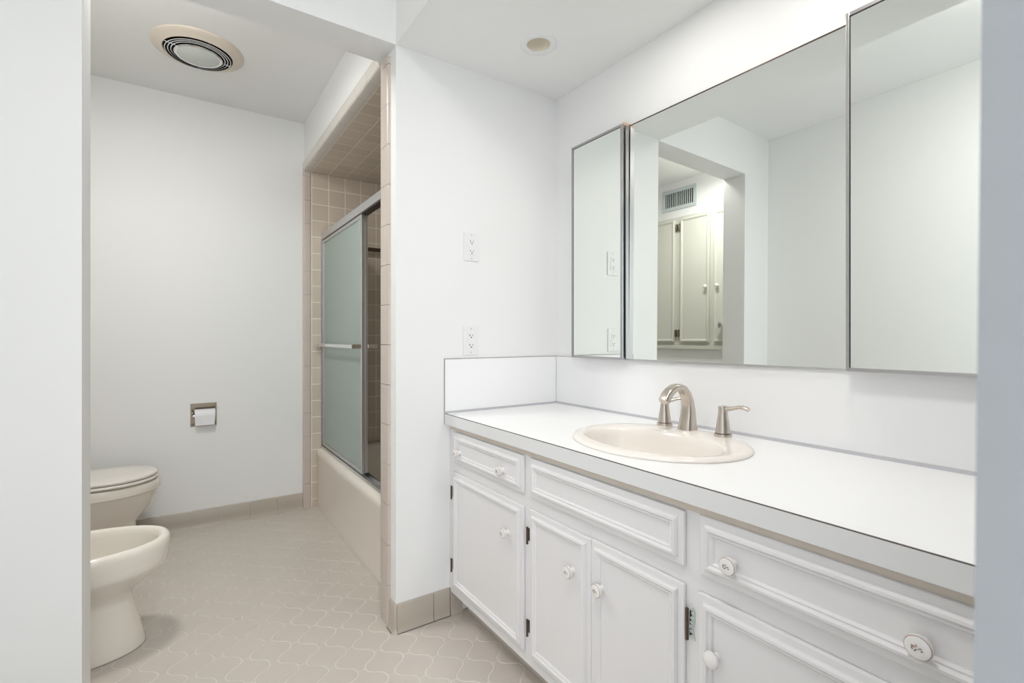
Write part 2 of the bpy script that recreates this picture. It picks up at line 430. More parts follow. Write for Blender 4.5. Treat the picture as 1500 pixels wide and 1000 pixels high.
# ---------------------------------------------------------------- countertop with a hole for the sink, splash panels
SX, SY, SA, SB = 1.122, 0.922, 0.258, 0.218     # sink centre, half length (Y), half depth (X)
ZT = 0.794
CT = thing('countertop', (1.14, 0.9, 0.752), 'white laminate countertop running along the vanity with the sink let into it', 'countertop')
XC = 0.855
def ring_pts(cx, cy, a, b, z, n=64):
    return [(cx+b*math.cos(2*PI*q/n), cy+a*math.sin(2*PI*q/n), z) for q in range(n)]
def rect_ring(x0, x1, y0, y1, cx, cy, z, n=64):
    out = []
    for q in range(n):
        dx, dy = math.cos(2*PI*q/n), math.sin(2*PI*q/n)
        t = 1e9
        if dx > 1e-6: t = min(t, (x1-cx)/dx)
        if dx < -1e-6: t = min(t, (x0-cx)/dx)
        if dy > 1e-6: t = min(t, (y1-cy)/dy)
        if dy < -1e-6: t = min(t, (y0-cy)/dy)
        out.append([cx+dx*t, cy+dy*t, z])
    for X, Y in ((x0, y0), (x0, y1), (x1, y0), (x1, y1)):
        k0 = min(range(n), key=lambda q: (out[q][0]-X)**2+(out[q][1]-Y)**2); out[k0][0] = X; out[k0][1] = Y
    return [tuple(v) for v in out]
t = MB()
x0, x1, y0, y1 = XC, XW-0.002, YN+0.002, YE-0.0015
t.loft([ring_pts(SX, SY, SA-0.03, SB-0.03, 0.752), ring_pts(SX, SY, SA-0.03, SB-0.03, ZT), rect_ring(x0, x1, y0, y1, SX, SY, ZT),
        rect_ring(x0, x1, y0, y1, SX, SY, 0.752), ring_pts(SX, SY, SA-0.03, SB-0.03, 0.752)], cap0=False, cap1=False, smooth=False)
t.build('slab', COUNT, CT)
MB().box(XC-0.0015, XC-0.0002, y0, y1-0.001, 0.7535, ZT-0.0016).build('front_edge', mat('grey_white_laminate_edge', (0.79, 0.79, 0.79), 0.4), CT)
MB().box(XC-0.0012, XC+0.0006, y0, y1-0.001, ZT-0.0016, ZT+0.0004).build('seam', EDGE, CT)
t = MB()
t.prism([(XW-0.014, ZT), (XW-0.004, ZT), (XW-0.004, ZT+0.0075)], 1, y0, y1-0.004)
t.prism([(YE-0.014, ZT), (YE-0.004, ZT), (YE-0.004, ZT+0.0075)], 0, XC+0.003, XW-0.004)
t.build('caulk', CAULK, CT)
def splash(name, box, m, label):
    return tag(MB().box(*box, bev=0.0006).build(name, m), label, 'backsplash')
SP = thing('backsplash_panel', (1.14, YE, ZT), 'short white backsplash panel on the end wall below the outlets', 'backsplash')
MB().box(XC, XW-0.005, YE-0.004, YE-0.0005, ZT+0.0005, 1.006, bev=0.0006).build('panel', COUNT, SP)
q = MB()
q.box(XC-0.0022, XC-0.0002, YE-0.0045, YE-0.0003, 0.7525, 1.008); q.box(XC-0.0022, XW-0.005, YE-0.0045, YE-0.0003, 1.0062, 1.0085)
q.build('edge_seam', mat('brown_edge_seam', (0.36, 0.32, 0.29), 0.7, noise=0.35, nscale=40), SP)
SP = thing('backsplash_panel', (XW, 0.9, ZT), 'long white backsplash panel on the wall beneath the mirrors', 'backsplash')
MB().box(XW-0.004, XW-0.0005, YN+0.002, YE-0.005, ZT+0.0005, 1.0055, bev=0.0006).build('panel', COUNT, SP)
MB().box(XW-0.0042, XW-0.0005, 1.585, YE-0.005, 1.0058, 1.0075).build('edge_seam', mat('grey_edge_seam', (0.5, 0.48, 0.47), 0.7), SP)

# ---------------------------------------------------------------- sink and faucet
SK = thing('sink', (SX, SY, ZT), 'oval pale almond porcelain sink dropped into the white counter', 'sink')
def ell(a, b, z, cx=SX, n=64): return [(cx+b*math.cos(2*PI*q/n), SY+a*math.sin(2*PI*q/n), z) for q in range(n)]
bx = SX-0.035
rings = [ell(SA, SB, ZT+0.0004), ell(SA+0.001, SB+0.001, ZT+0.004), ell(SA-0.003, SB-0.003, ZT+0.009), ell(SA-0.012, SB-0.012, ZT+0.0115),
         ell(0.220, 0.148, ZT+0.0105, bx+0.004), ell(0.215, 0.142, ZT+0.008, bx), ell(0.210, 0.137, ZT+0.001, bx), ell(0.205, 0.132, ZT-0.012, bx),
         ell(0.200, 0.125, ZT-0.045, bx), ell(0.178, 0.108, ZT-0.085, bx), ell(0.135, 0.080, ZT-0.120, bx), ell(0.075, 0.048, ZT-0.138, bx), ell(0.022, 0.022, ZT-0.143, bx)]
MB().loft(rings, cap0=False).build('basin', SINK, SK)
MB().lathe([(0.022, 0), (0.024, 0.002), (0.020, 0.004), (0.004, 0.003)], (bx, SY, ZT-0.143), m=NICK).build('drain', None, SK)

FX, FY, FZ = 1.306, 0.953, ZT+0.0105
FA = thing('faucet', (FX, FY, FZ), 'brushed nickel faucet with high arched spout and two lever handles behind the sink', 'faucet')
def rrect(c, ax, ay, w, h, rad, n=6):
    pts = []
    for (sx, sy, a0) in ((1, 1, 0), (-1, 1, PI/2), (-1, -1, PI), (1, -1, 3*PI/2)):
        for q in range(n):
            a = a0+PI/2*q/(n-1)
            pts.append(c + ax*(sx*(w/2-rad)+rad*math.cos(a)) + ay*(sy*(h/2-rad)+rad*math.sin(a)))
    return pts
ctrl = [ # x offset, z, thickness (in plane), width (Y)
 (0.000, 0.000, 0.052, 0.052), (0.000, 0.003, 0.052, 0.052), (0.001, 0.020, 0.045, 0.047), (0.003, 0.045, 0.037, 0.042), (0.003, 0.070, 0.031, 0.038), (-0.001, 0.092, 0.027, 0.035), (-0.010, 0.112, 0.024, 0.033),
 (-0.025, 0.127, 0.022, 0.032), (-0.045, 0.1345, 0.021, 0.031), (-0.066, 0.133, 0.021, 0.031), (-0.086, 0.124, 0.022, 0.032), (-0.102, 0.110, 0.023, 0.033), (-0.110, 0.098, 0.0235, 0.0335), (-0.113, 0.094, 0.021, 0.031)]
rings = []
for i, (dx, dz, th, wd) in enumerate(ctrl):
    a = ctrl[max(i-1, 0)]; b = ctrl[min(i+1, len(ctrl)-1)]
    T = Vector((b[0]-a[0], 0, b[1]-a[1])).normalized()
    if i <= 2: T = Vector((0, 0, 1))
    N = Vector((T.z, 0, -T.x))
    rings.append(rrect(Vector((FX+dx, FY, FZ+dz)), N, Vector((0, 1, 0)), th, wd, min(th, wd)*0.32))
MB().loft(rings).build('spout', NICK, FA)
def fhandle(x, y, dirv, L):
    h = MB()
    h.lathe([(0.0212, 0.0095), (0.0208, 0.013), (0.0172, 0.040), (0.0138, 0.062), (0.0128, 0.076), (0.0134, 0.084), (0.0120, 0.087), (0.003, 0.088)], (x, y, FZ), m=NICK, n=28)
    D = Vector(dirv).normalized(); o = Vector((x, y, FZ))
    pts = []; rr = []
    for s, z, rx, rz in ((-0.010, 0.082, 0.009, 0.005), (0.005, 0.081, 0.0105, 0.0075), (0.018, 0.081, 0.0095, 0.0065), (0.032, 0.084, 0.0085, 0.0055), (0.048, 0.0885, 0.0085, 0.0052), (0.062, 0.089, 0.009, 0.0056), (0.072, 0.0865, 0.0095, 0.0060), (0.078, 0.0835, 0.0080, 0.0050)):
        pts.append(o + D*(s*L) + Vector((0, 0, z))); rr.append((rx, rz))
    h.tube(pts, rr, NICK, n=14)
    ob = h.build('handle', None, FA)
    MB().lathe([(0.0245, 0), (0.0250, 0.003), (0.0242, 0.008), (0.0212, 0.009)], (x, y, FZ), m=NICK, n=28).build('base_ring', None, ob)
    MB().lathe([(0.0214, 0.0088), (0.0217, 0.0096), (0.0214, 0.0104)], (x, y, FZ), m=DKM, n=28, cap0=False, cap1=False).build('gasket_or_reflection', None, ob)
    return ob
fhandle(1.312, 1.045, (0.62, -0.78, 0), 0.88)
fhandle(1.302, 0.830, (0.10, -1, 0), 0.95)

# ---------------------------------------------------------------- mirrors
ZM0, ZM1 = 1.010, 1.894
WM = thing('wall_mirror', (1.41, 0.915, ZM0), 'large frameless mirror over the sink between the two mirrored cabinet doors', 'mirror')
mt, lean = math.radians(0.7), 0.006
def mx_(y, z): return 1.4098 - (y-0.92)*math.tan(mt) - (z-1.45)*(-lean)
ya, yb = 0.541, 1.289
def mquad(d): return [(mx_(yy, zz)+d, yy, zz) for yy, zz in ((ya, ZM0), (yb, ZM0), (yb, ZM1), (ya, ZM1))]
MB().loft([mquad(0), mquad(0.0045)], smooth=False).build('glass', MIR, WM)
for (z0_, z1_, m_, nm_) in ((ZM0-0.005, ZM0+0.001, ALU, 'bottom_channel'), (ZM1-0.001, ZM1+0.002, DKM, 'top_edge')):
    e = MB()
    e.loft([[(mx_(yy, zz)+dd, yy, zz) for dd, zz in ((-0.0015, z0_), (0.0045, z0_), (0.0045, z1_), (-0.0015, z1_))] for yy in (ya, yb)], m_, smooth=False)
    e.build(nm_, None, WM)
def cabinet_mirror(y0, y1, xf, label):
    t = thing('medicine_cabinet', (XW, (y0+y1)/2, ZM0), label, 'mirrored cabinet', 'mirrored medicine cabinets over the counter')
    MB().box(xf+0.008, XW-0.001, y0+0.006, y1-0.006, ZM0+0.006, ZM1-0.006).build('body', ALU, t)
    d = MB(); d.box(xf, xf+0.0075, y0+0.004, y1-0.004, ZM0+0.002, ZM1-0.002); dd = d.build('door', MIR, t)
    fr = MB()
    for b in ((y0, y0+0.008, ZM0-0.003, ZM1+0.003), (y1-0.008, y1, ZM0-0.003, ZM1+0.003), (y0+0.008, y1-0.008, ZM0-0.003, ZM0+0.006), (y0+0.008, y1-0.008, ZM1-0.006, ZM1+0.003)):
        fr.box(xf-0.004, xf+0.008, *b, bev=0.0012)
    fr.build('door_frame', ALUD, dd)
    lip_refl = MB(); g0 = 0.0075; g1 = 0.0095
    for b in ((y0+g0, y0+g1, ZM0+g0-0.002, ZM1-g0+0.002), (y1-g1, y1-g0, ZM0+g0-0.002, ZM1-g0+0.002), (y0+g1, y1-g1, ZM1-g1+0.002, ZM1-g0+0.002)):
        lip_refl.box(xf-0.0006, xf+0.0005, *b)
    lip_refl.build('gasket_or_reflection', BLK, dd)  # black strips stand in for the frame lip's dark reflection
    return t
cabinet_mirror(1.290, 1.577, 1.376, 'narrow mirrored cabinet door left of the large mirror, nearest the outlets')
cabinet_mirror(0.150, 0.541, 1.374, 'mirrored cabinet door right of the large mirror, nearest the doorway')
for nm, yy in (('mirror_clip', 1.2895), ('mirror_clip', 0.5425)):
    k = MB(); k.box(1.380, 1.418, yy-0.004, yy+0.004, ZM1-0.002, ZM1+0.010, bev=0.0015)
    tag(k.build(nm, mat('tan_clip_plastic', (0.62, 0.45, 0.34), 0.5)), 'small tan clip on top of the large mirror at its %s end' % ('left' if yy > 1 else 'right'), 'clip', 'mirror clips')
k = MB(); k.box(1.388, 1.4030, 1.2835, 1.2895, ZM0, ZM1-0.003, ALUD); k.box(1.3865, 1.3885, 1.2865, 1.2893, ZM0, ZM1-0.004, BLK)
tag(k.build('mirror_channel', None), 'vertical chrome channel between left cabinet door and large mirror', 'channel')

# ---------------------------------------------------------------- outlets
def outlet(x, z, label, gfci):
    t = thing('outlet', (x, YE, z), label, 'outlet', 'white wall outlets on the end wall')
    MB().box(x-0.035, x+0.035, YE-0.005, YE-0.0003, z-0.0575, z+0.0575, bev=0.002).build('cover_plate', PLASW, t)
    r = MB().box(x-0.0168, x+0.0168, YE-0.0072, YE-0.0045, z-0.0335, z+0.0335, bev=0.0012).build('receptacle', PLASW, t)
    for zz in (z+0.0195, z-0.0195):
        s = MB()
        s.box(x-0.0075, x-0.0055, YE-0.0076, YE-0.0071, zz-0.002, zz+0.006); s.box(x+0.0055, x+0.0075, YE-0.0076, YE-0.0071, zz-0.001, zz+0.005)
        if gfci: s.box(x-0.0095, x-0.0055, YE-0.0076, YE-0.0071, zz+0.001, zz+0.003)
        s.lathe([(0.0026, 0), (0.0026, 0.0005)], (x, YE-0.0071, zz-0.007), (0, -1, 0), n=12)
        s.build('socket', BLK, r)
    if gfci:
        MB().box(x-0.008, x+0.008, YE-0.0084, YE-0.0070, z-0.003, z+0.003, bev=0.0005).build('test_button', PLASW, r)
    for zz in (z+0.0475, z-0.0475):
        MB().lathe([(0.003, 0), (0.003, 0.0008), (0.001, 0.0012)], (x, YE-0.005, zz), (0, -1, 0), ALU, 12).build('screw', None, t)
outlet(0.974, 1.459, 'upper white wall outlet, at head height on the end wall', False)
outlet(0.971, 1.079, 'lower white wall outlet, just above the backsplash panel', True)

# ---------------------------------------------------------------- ceiling fixtures
def can_light(x, y, label, lit):
    t = thing('recessed_light', (x, y, ZS), label, 'ceiling light', 'recessed lights over the vanity')
    MB().lathe([(0.043, -0.0005), (0.0447, -0.003), (0.057, -0.0045), (0.067, -0.003), (0.070, 0.0)], (x, y, ZS), m=PLASW, n=40, cap0=False, cap1=False).build('trim_ring', None, t)
    MB().lathe([(0.0432, -0.001), (0.0425, 0.02), (0.041, 0.040), (0.034, 0.048), (0.002, 0.049)], (x, y, ZS), m=CANB, n=40, cap0=False).build('baffle', None, t)
    if lit: MB().lathe([(0.001, 0.012), (0.020, 0.014), (0.028, 0.022), (0.028, 0.05)], (x, y, ZS), m=GLOW, n=32).build('bulb', None, t)
# holes in the soffit underside for the cans
sof = bpy.data.objects['ceiling_soffit']
def cut(o, cyl_list):
    bm = bmesh.new(); bm.from_mesh(o.data)
    bm.free()
    for i, (x, y, r, z0, z1) in enumerate(cyl_list):
        c_ = MB(); c_.lathe([(r, z0), (r, z1)], (x, y, 0), n=40, smooth=False)
        cu = c_.build('cutter', None)
        md = o.modifiers.new('hole', 'BOOLEAN'); md.object = cu; md.operation = 'DIFFERENCE'; md.solver = 'EXACT'
        dg = bpy.context.evaluated_depsgraph_get(); me = bpy.data.meshes.new_from_object(o.evaluated_get(dg))
        o.modifiers.remove(md); old = o.data; o.data = me; me.name = o.name; bpy.data.meshes.remove(old)
        bpy.data.objects.remove(cu)
cut(sof, [(1.093, 1.439, 0.0436, 2.1, 2.24), (1.093, 0.45, 0.0436, 2.1, 2.24), (1.093, 0.98, 0.0436, 2.1, 2.24)])
can_light(1.093, 1.439, 'small round recessed light in the lowered ceiling over the far end of the counter', False)
can_light(1.093, 0.45, 'small round lit recessed light in the lowered ceiling over the near end of the counter', True)
can_light(1.093, 0.98, 'small round lit recessed light in the lowered ceiling over the sink', True)
for y_, k_ in ((0.45, 1.45), (0.98, 0.85)): area_light('can_lamp', (1.093, y_, ZS-0.006), 0.07, P_CAN*k_, (1.0, 0.96, 0.91))

FNX, FNY = 0.066, 2.765
FL = thing('ceiling_fan_light', (FNX, FNY, ZC), 'round cream exhaust fan with chrome louver rings and frosted lamp on the toilet room ceiling', 'fan light')
MB().lathe([(0.141, -0.022), (0.144, -0.026), (0.152, -0.022), (0.170, -0.014), (0.186, -0.008), (0.190, -0.002), (0.190, -0.0002)], (FNX, FNY, ZC), m=CREAM, n=64, cap0=False, cap1=False).build('trim_ring', None, FL)
MB().lathe([(0.142, -0.0225), (0.140, -0.006), (0.060, -0.004), (0.002, -0.004)], (FNX, FNY, ZC), m=BLK, n=48, cap0=False).build('housing', None, FL)
for r_ in (0.133, 0.121, 0.109):
    MB().lathe([(r_, -0.018), (r_+0.0015, -0.030), (r_-0.0015, -0.031), (r_-0.004, -0.018)], (FNX, FNY, ZC), m=CHR, n=64, cap0=False, cap1=False).build('louver_ring', None, FL)
MB().lathe([(0.098, -0.012), (0.099, -0.034), (0.093, -0.038), (0.086, -0.037)], (FNX, FNY, ZC), m=CHR, n=64, cap0=False, cap1=False).build('lens_ring', None, FL)
MB().lathe([(0.087, -0.036), (0.070, -0.044), (0.040, -0.050), (0.002, -0.052)], (FNX, FNY, ZC), m=LENS, n=48, cap0=False).build('lens', None, FL)
for a in (0.3, 0.3+PI/2, 0.3+PI, 0.3+3*PI/2):
    ca, sa = math.cos(a), math.sin(a)
    MB().tube([(FNX+0.098*ca, FNY+0.098*sa, ZC-0.022), (FNX+0.140*ca, FNY+0.140*sa, ZC-0.022)], 0.0015, n=6).build('spoke', CHR, FL)

CLX, CLY = 0.22, 0.34
def dome_light(x, y, label, r, power, glow):
    t = thing('unseen_ceiling_light', (x, y, ZC), label, 'ceiling light')
    MB().lathe([(r, 0), (r*1.03, -0.02), (r*0.97, -0.025)], (x, y, ZC), m=ALU, n=48, cap0=True).build('base', None, t)
    MB().lathe([(r*0.97, -0.022), (r*0.93, -0.04), (r*0.67, -0.058), (r*0.27, -0.066), (0.002, -0.067)], (x, y, ZC), m=glow, n=48, cap0=False).build('diffuser', None, t)
    area_light('unseen_ceiling_lamp', (x, y, ZC-0.072), 2*r, power, (1.0, 0.99, 0.97))
dome_light(CLX, CLY, 'round white glass ceiling light over the vanity room floor', 0.15, P_CEIL, GLOWV)
dome_light(-0.21, 2.10, 'added unseen ceiling light brightening the toilet room, just behind the opening', 0.11, P_TOI, GLOWT)  # unseen lamp, added to brighten the toilet room

# ---------------------------------------------------------------- bidet and toilet
def egg(cy, xf, xb, hw, z, split=0.42, pw_b=3.0, n=56, pf=2.0):
    """outline with a round front (toward +X) and a squarer back"""
    xm = xf - (xf-xb)*split; pts = []
    for q in range(n):
        t = 2*PI*q/n; c_, s_ = math.cos(t), math.sin(t)
        if c_ >= 0: x = xm+(xf-xm)*c_**(2/pf); y = hw*math.copysign(abs(s_)**(2/pf), s_)
        else:
            x = xm-(xm-xb)*abs(c_)**(2/pw_b); y = hw*math.copysign(abs(s_)**(2/pw_b), s_)
        pts.append((x, cy+y, z))
    return pts
BY = 2.212; XB = XTL+0.015
b = MB()
def be(xf, xb, hw, z, pf=2.25): return egg(BY, xf, XB+xb, hw, z, pf=pf)
rg = [be(-0.108, 0.22, 0.112, 0.001, 2.0), be(-0.108, 0.22, 0.112, 0.008, 2.0), be(-0.116, 0.22, 0.106, 0.045, 2.0), be(-0.131, 0.20, 0.097, 0.105, 2.0), be(-0.145, 0.17, 0.092, 0.165, 2.0),
      be(-0.147, 0.15, 0.095, 0.186, 2.0), be(-0.140, 0.11, 0.103, 0.200, 2.1), be(-0.116, 0.07, 0.122, 0.224, 2.2), be(-0.084, 0.03, 0.144, 0.251), be(-0.061, 0.012, 0.159, 0.270), be(-0.048, 0.003, 0.1675, 0.281), be(-0.0425, 0.001, 0.171, 0.290),
      be(-0.040, 0, 0.1725, 0.304), be(-0.037, 0, 0.174, 0.330), be(-0.035, 0, 0.175, 0.352), be(-0.037, 0.002, 0.173, 0.366), be(-0.044, 0.008, 0.167, 0.374), be(-0.054, 0.03, 0.158, 0.3765),
      be(-0.064, 0.10, 0.149, 0.374), be(-0.071, 0.13, 0.142, 0.366), be(-0.075, 0.14, 0.138, 0.352), be(-0.079, 0.145, 0.134, 0.330), be(-0.086, 0.15, 0.128, 0.29), be(-0.105, 0.17, 0.112, 0.24), be(-0.16, 0.23, 0.075, 0.185), be(-0.20, 0.26, 0.055, 0.15), be(-0.27, 0.33, 0.03, 0.138)]
b.loft(rg)
BD = thing('bidet', (-0.35, BY, 0), 'almond porcelain bidet on a flared foot, standing in front of the toilet', 'bidet')
b.build('bowl', ALM, BD)
MB().loft([egg(BY, -0.1072, XB+0.22, 0.1128, 0.0003), egg(BY, -0.1072, XB+0.22, 0.1128, 0.0016)], cap0=False, cap1=False).build('contact_shadow_ring', DKM, BD)  # dark ring round the foot, standing in for its contact shadow
k = MB(); k.lathe([(0.018, 0), (0.02, 0.003), (0.012, 0.006), (0.01, 0.03), (0.02, 0.035), (0.02, 0.05), (0.004, 0.054)], (XB+0.07, BY+0.07, 0.3725), m=CHR, n=20)
k.build('tap', None, BD)
k = MB(); k.lathe([(0.018, 0), (0.02, 0.003), (0.012, 0.006), (0.01, 0.03), (0.02, 0.035), (0.02, 0.05), (0.004, 0.054)], (XB+0.07, BY-0.07, 0.3725), m=CHR, n=20)
k.build('tap', None, BD)

TY = 3.06; XT0 = XTL+0.19
TL = thing('toilet', (-0.4, TY, 0), 'almond toilet with its lid closed, against the far wall behind the bidet', 'toilet')
b = MB()
rg = [egg(TY, -0.165, XB+0.06, 0.115, 0.001), egg(TY, -0.168, XB+0.06, 0.112, 0.02), egg(TY, -0.178, XB+0.06, 0.105, 0.10), egg(TY, -0.190, XB+0.06, 0.102, 0.165), egg(TY, -0.188, XB+0.06, 0.106, 0.190),
      egg(TY, -0.165, XB+0.06, 0.118, 0.215), egg(TY, -0.135, XB+0.06, 0.140, 0.255), egg(TY, -0.112, XB+0.06, 0.160, 0.300), egg(TY, -0.103, XB+0.06, 0.168, 0.330), egg(TY, -0.098, XB+0.06, 0.172, 0.338), egg(TY, -0.0915, XB+0.06, 0.1775, 0.343), egg(TY, -0.091, XB+0.06, 0.178, 0.350),
      egg(TY, -0.091, XB+0.06, 0.178, 0.375), egg(TY, -0.095, XB+0.06, 0.175, 0.384), egg(TY, -0.105, XB+0.07, 0.165, 0.387)]
b.loft(rg); b.build('bowl', ALM, TL)
def slab(name, xf, hw, z0, z1, m, dome=0.0):
    s = MB(); rr = 0.006
    s.loft([egg(TY, xf-rr, XT0+rr, hw-rr, z0), egg(TY, xf-0.002, XT0, hw-0.002, z0+0.003), egg(TY, xf, XT0, hw, z0+0.006), egg(TY, xf, XT0, hw, z1-0.006), egg(TY, xf-0.003, XT0+0.002, hw-0.003, z1-0.002), egg(TY, xf-0.010, XT0+0.006, hw-0.010, z1), egg(TY, xf-0.09, XT0+0.07, hw-0.08, z1+dome)])
    return s.build(name, m, TL)
slab('seat', -0.098, 0.176, 0.3905, 0.406, SEAT)
slab('lid', -0.101, 0.173, 0.4085, 0.426, SEAT, 0.003)
tk = MB(); tk.box(XB, XB+0.17, TY-0.21, TY+0.21, 0.36, 0.68, bev=0.02, seg=3, smooth=True); tk.build('tank', ALM, TL)
tk = MB(); tk.box(XB-0.005, XB+0.18, TY-0.22, TY+0.22, 0.681, 0.715, bev=0.01, seg=3, smooth=True); tk.build('tank_lid', ALM, TL)
tk = MB(); tk.tube([(XB+0.172, TY-0.15, 0.63), (XB+0.19, TY-0.15, 0.63), (XB+0.195, TY-0.10, 0.62)], 0.006); tk.build('flush_lever', CHR, TL)

# ---------------------------------------------------------------- toilet paper holder (recessed) and roll
HX0, HX1, HZ0, HZ1 = 0.040, 0.169, 0.580, 0.712
wf = bpy.data.objects['wall_far']
def box_cut(o, x0, x1, y0, y1, z0, z1):
    cu = MB().box(x0, x1, y0, y1, z0, z1).build('cutter', None)
    md = o.modifiers.new('hole', 'BOOLEAN'); md.object = cu; md.operation = 'DIFFERENCE'; md.solver = 'EXACT'
    dg = bpy.context.evaluated_depsgraph_get(); me = bpy.data.meshes.new_from_object(o.evaluated_get(dg))
    o.modifiers.remove(md); old = o.data; o.data = me; me.name = o.name; bpy.data.meshes.remove(old); bpy.data.objects.remove(cu)
box_cut(wf, HX0+0.003, HX1-0.003, YF-0.02, YF+0.062, HZ0+0.003, HZ1-0.003)
HP = thing('toilet_paper_holder', ((HX0+HX1)/2, YF, HZ0), 'recessed metal paper holder set into the far wall', 'paper holder')
h = MB(); g = 0.004
h.box(HX0+g, HX1-g, YF+0.056, YF+0.060, HZ0+g, HZ1-g); h.box(HX0+g, HX0+g+0.002, YF, YF+0.058, HZ0+g, HZ1-g); h.box(HX1-g-0.002, HX1-g, YF, YF+0.058, HZ0+g, HZ1-g)
h.box(HX0+g, HX1-g, YF, YF+0.058, HZ1-g-0.002, HZ1-g); h.box(HX0+g, HX1-g, YF, YF+0.058, HZ0+g, HZ0+g+0.002)
h.build('recess', mat('tarnished_chrome', (0.33, 0.27, 0.20), 0.3, metal=1.0), HP)
h = MB()
for bx_ in ((HX0, HX0+0.0042, HZ0, HZ1), (HX1-0.0042, HX1, HZ0, HZ1)): h.box(bx_[0], bx_[1], YF-0.003, YF-0.0003, bx_[2], bx_[3])
h.box(HX0+0.0042, HX1-0.0042, YF-0.003, YF-0.0003, HZ1-0.0042, HZ1); h.box(HX0+0.0042, HX1-0.0042, YF-0.003, YF-0.0003, HZ0, HZ0+0.0042)
h.build('flange', mat('tarnished_frame', (0.30, 0.25, 0.19), 0.35, metal=1.0), HP)
RZ, RY = 0.640, YF+0.006
h = MB(); h.tube([(HX0+0.007, RY, RZ), (HX1-0.007, RY, RZ)], 0.008, n=16); h.build('roller', CHR, HP)
h = MB()
for xx in (HX0+0.010,): h.lathe([(0.011, 0), (0.012, 0.002), (0.010, 0.006), (0.004, 0.007)], (xx-0.003, RY-0.004, RZ+0.018), (1, 0, 0), n=16); h.lathe([(0.011, 0), (0.012, 0.002), (0.010, 0.006), (0.004, 0.007)], (xx-0.003, RY-0.004, RZ-0.006), (1, 0, 0), n=16)
h.build('bracket', CHR, HP)
RP = thing('toilet_paper_roll', ((HX0+HX1)/2, RY, RZ), 'white toilet paper roll in the recessed holder', 'paper roll')
r = MB(); n = 32; xa_, xb_ = HX0+0.021, HX1-0.0075
def ringx(x, rad): return [(x, RY+rad*math.cos(2*PI*q/n), RZ+rad*math.sin(2*PI*q/n)) for q in range(n)]
r.loft([ringx(xa_, 0.012), ringx(xa_, 0.038), ringx(xb_, 0.038), ringx(xb_, 0.012), ringx(xa_, 0.012)], PAPER, cap0=False, cap1=False)
r.build('roll', None, RP)
r = MB(); r.box(xa_+0.001, xb_-0.004, RY-0.0395, RY-0.0388, RZ-0.052, RZ+0.004); r.build('loose_sheet', PAPER, RP)

# ---------------------------------------------------------------- bathtub, sliding doors, towel bar
TB = thing('bathtub', (1.07, 2.62, 0), 'almond built-in bathtub with a tall smooth apron', 'bathtub')
ta, tb_, tc_, td = 0.724, 1.408, YE2+0.0095, YF-0.0095
def rr_ring(x0, x1, y0, y1, rad, z, n=7):
    pts = []
    for (cx, cy, a0) in ((x1-rad, y1-rad, 0), (x0+rad, y1-rad, PI/2), (x0+rad, y0+rad, PI), (x1-rad, y0+rad, 3*PI/2)):
        for q in range(n):
            a = a0+PI/2*q/(n-1); pts.append((cx+rad*math.cos(a), cy+rad*math.sin(a), z))
    return pts
def tr(i, rad, z, sx=0.0): return rr_ring(ta+i+sx, tb_-i*0.3, tc_+i*0.3, td-i*0.3, rad, z)
rings = [tr(0.004, 0.004, 0.001), tr(0.004, 0.004, 0.32), tr(0.0, 0.004, 0.333), tr(0.001, 0.005, 0.352), tr(0.007, 0.006, 0.366), tr(0.018, 0.008, 0.3735), tr(0.030, 0.01, 0.375),
         rr_ring(ta+0.085, tb_-0.05, tc_+0.07, td-0.09, 0.10, 0.374), rr_ring(ta+0.095, tb_-0.06, tc_+0.08, td-0.105, 0.10, 0.366), rr_ring(ta+0.105, tb_-0.07, tc_+0.10, td-0.13, 0.11, 0.32),
         rr_ring(ta+0.13, tb_-0.09, tc_+0.13, td-0.22, 0.12, 0.12), rr_ring(ta+0.17, tb_-0.13, tc_+0.18, td-0.28, 0.12, 0.075), rr_ring(ta+0.25, tb_-0.2, tc_+0.3, td-0.4, 0.08, 0.068)]
MB().loft(rings).build('tub_body', TUB, TB)
MB().lathe([(0.03, 0), (0.032, 0.003), (0.004, 0.004)], (1.07, 2.25, 0.0685), m=CHR, n=20).build('drain', None, TB)

SF = thing('shower_door_frame', (0.776, 2.62, 0.375), 'satin aluminium frame of the tub enclosure with header rail and bottom track', 'door frame')
fx, fy = 0.752, 0.800
t = MB(); t.box(fx, fy, tc_, td, 1.727, 1.768, bev=0.002)
t.build('header_rail', ALU, SF)
t = MB(); t.box(fx+0.004, fy-0.004, tc_+0.0225, td-0.0225, 1.7215, 1.7268); t.build('rail_channel', DKM, SF)
t = MB(); t.box(fx, fy, tc_, td, 0.3756, 0.379, bev=0.001); t.box(fx, fx+0.003, tc_, td, 0.379, 0.392); t.box(fx+0.022, fx+0.025, tc_, td, 0.379, 0.388); t.box(fy-0.003, fy, tc_, td, 0.379, 0.394)
t.build('bottom_track', ALU, SF)
for y0_, y1_ in ((td-0.022, td), (tc_, tc_+0.022)):
    t = MB(); t.box(fx+0.001, fy-0.001, y0_, y1_, 0.3945, 1.7268, bev=0.0015); t.build('side_jamb', mat('grey_aluminium', (0.36, 0.36, 0.37), 0.4, metal=1.0), SF)
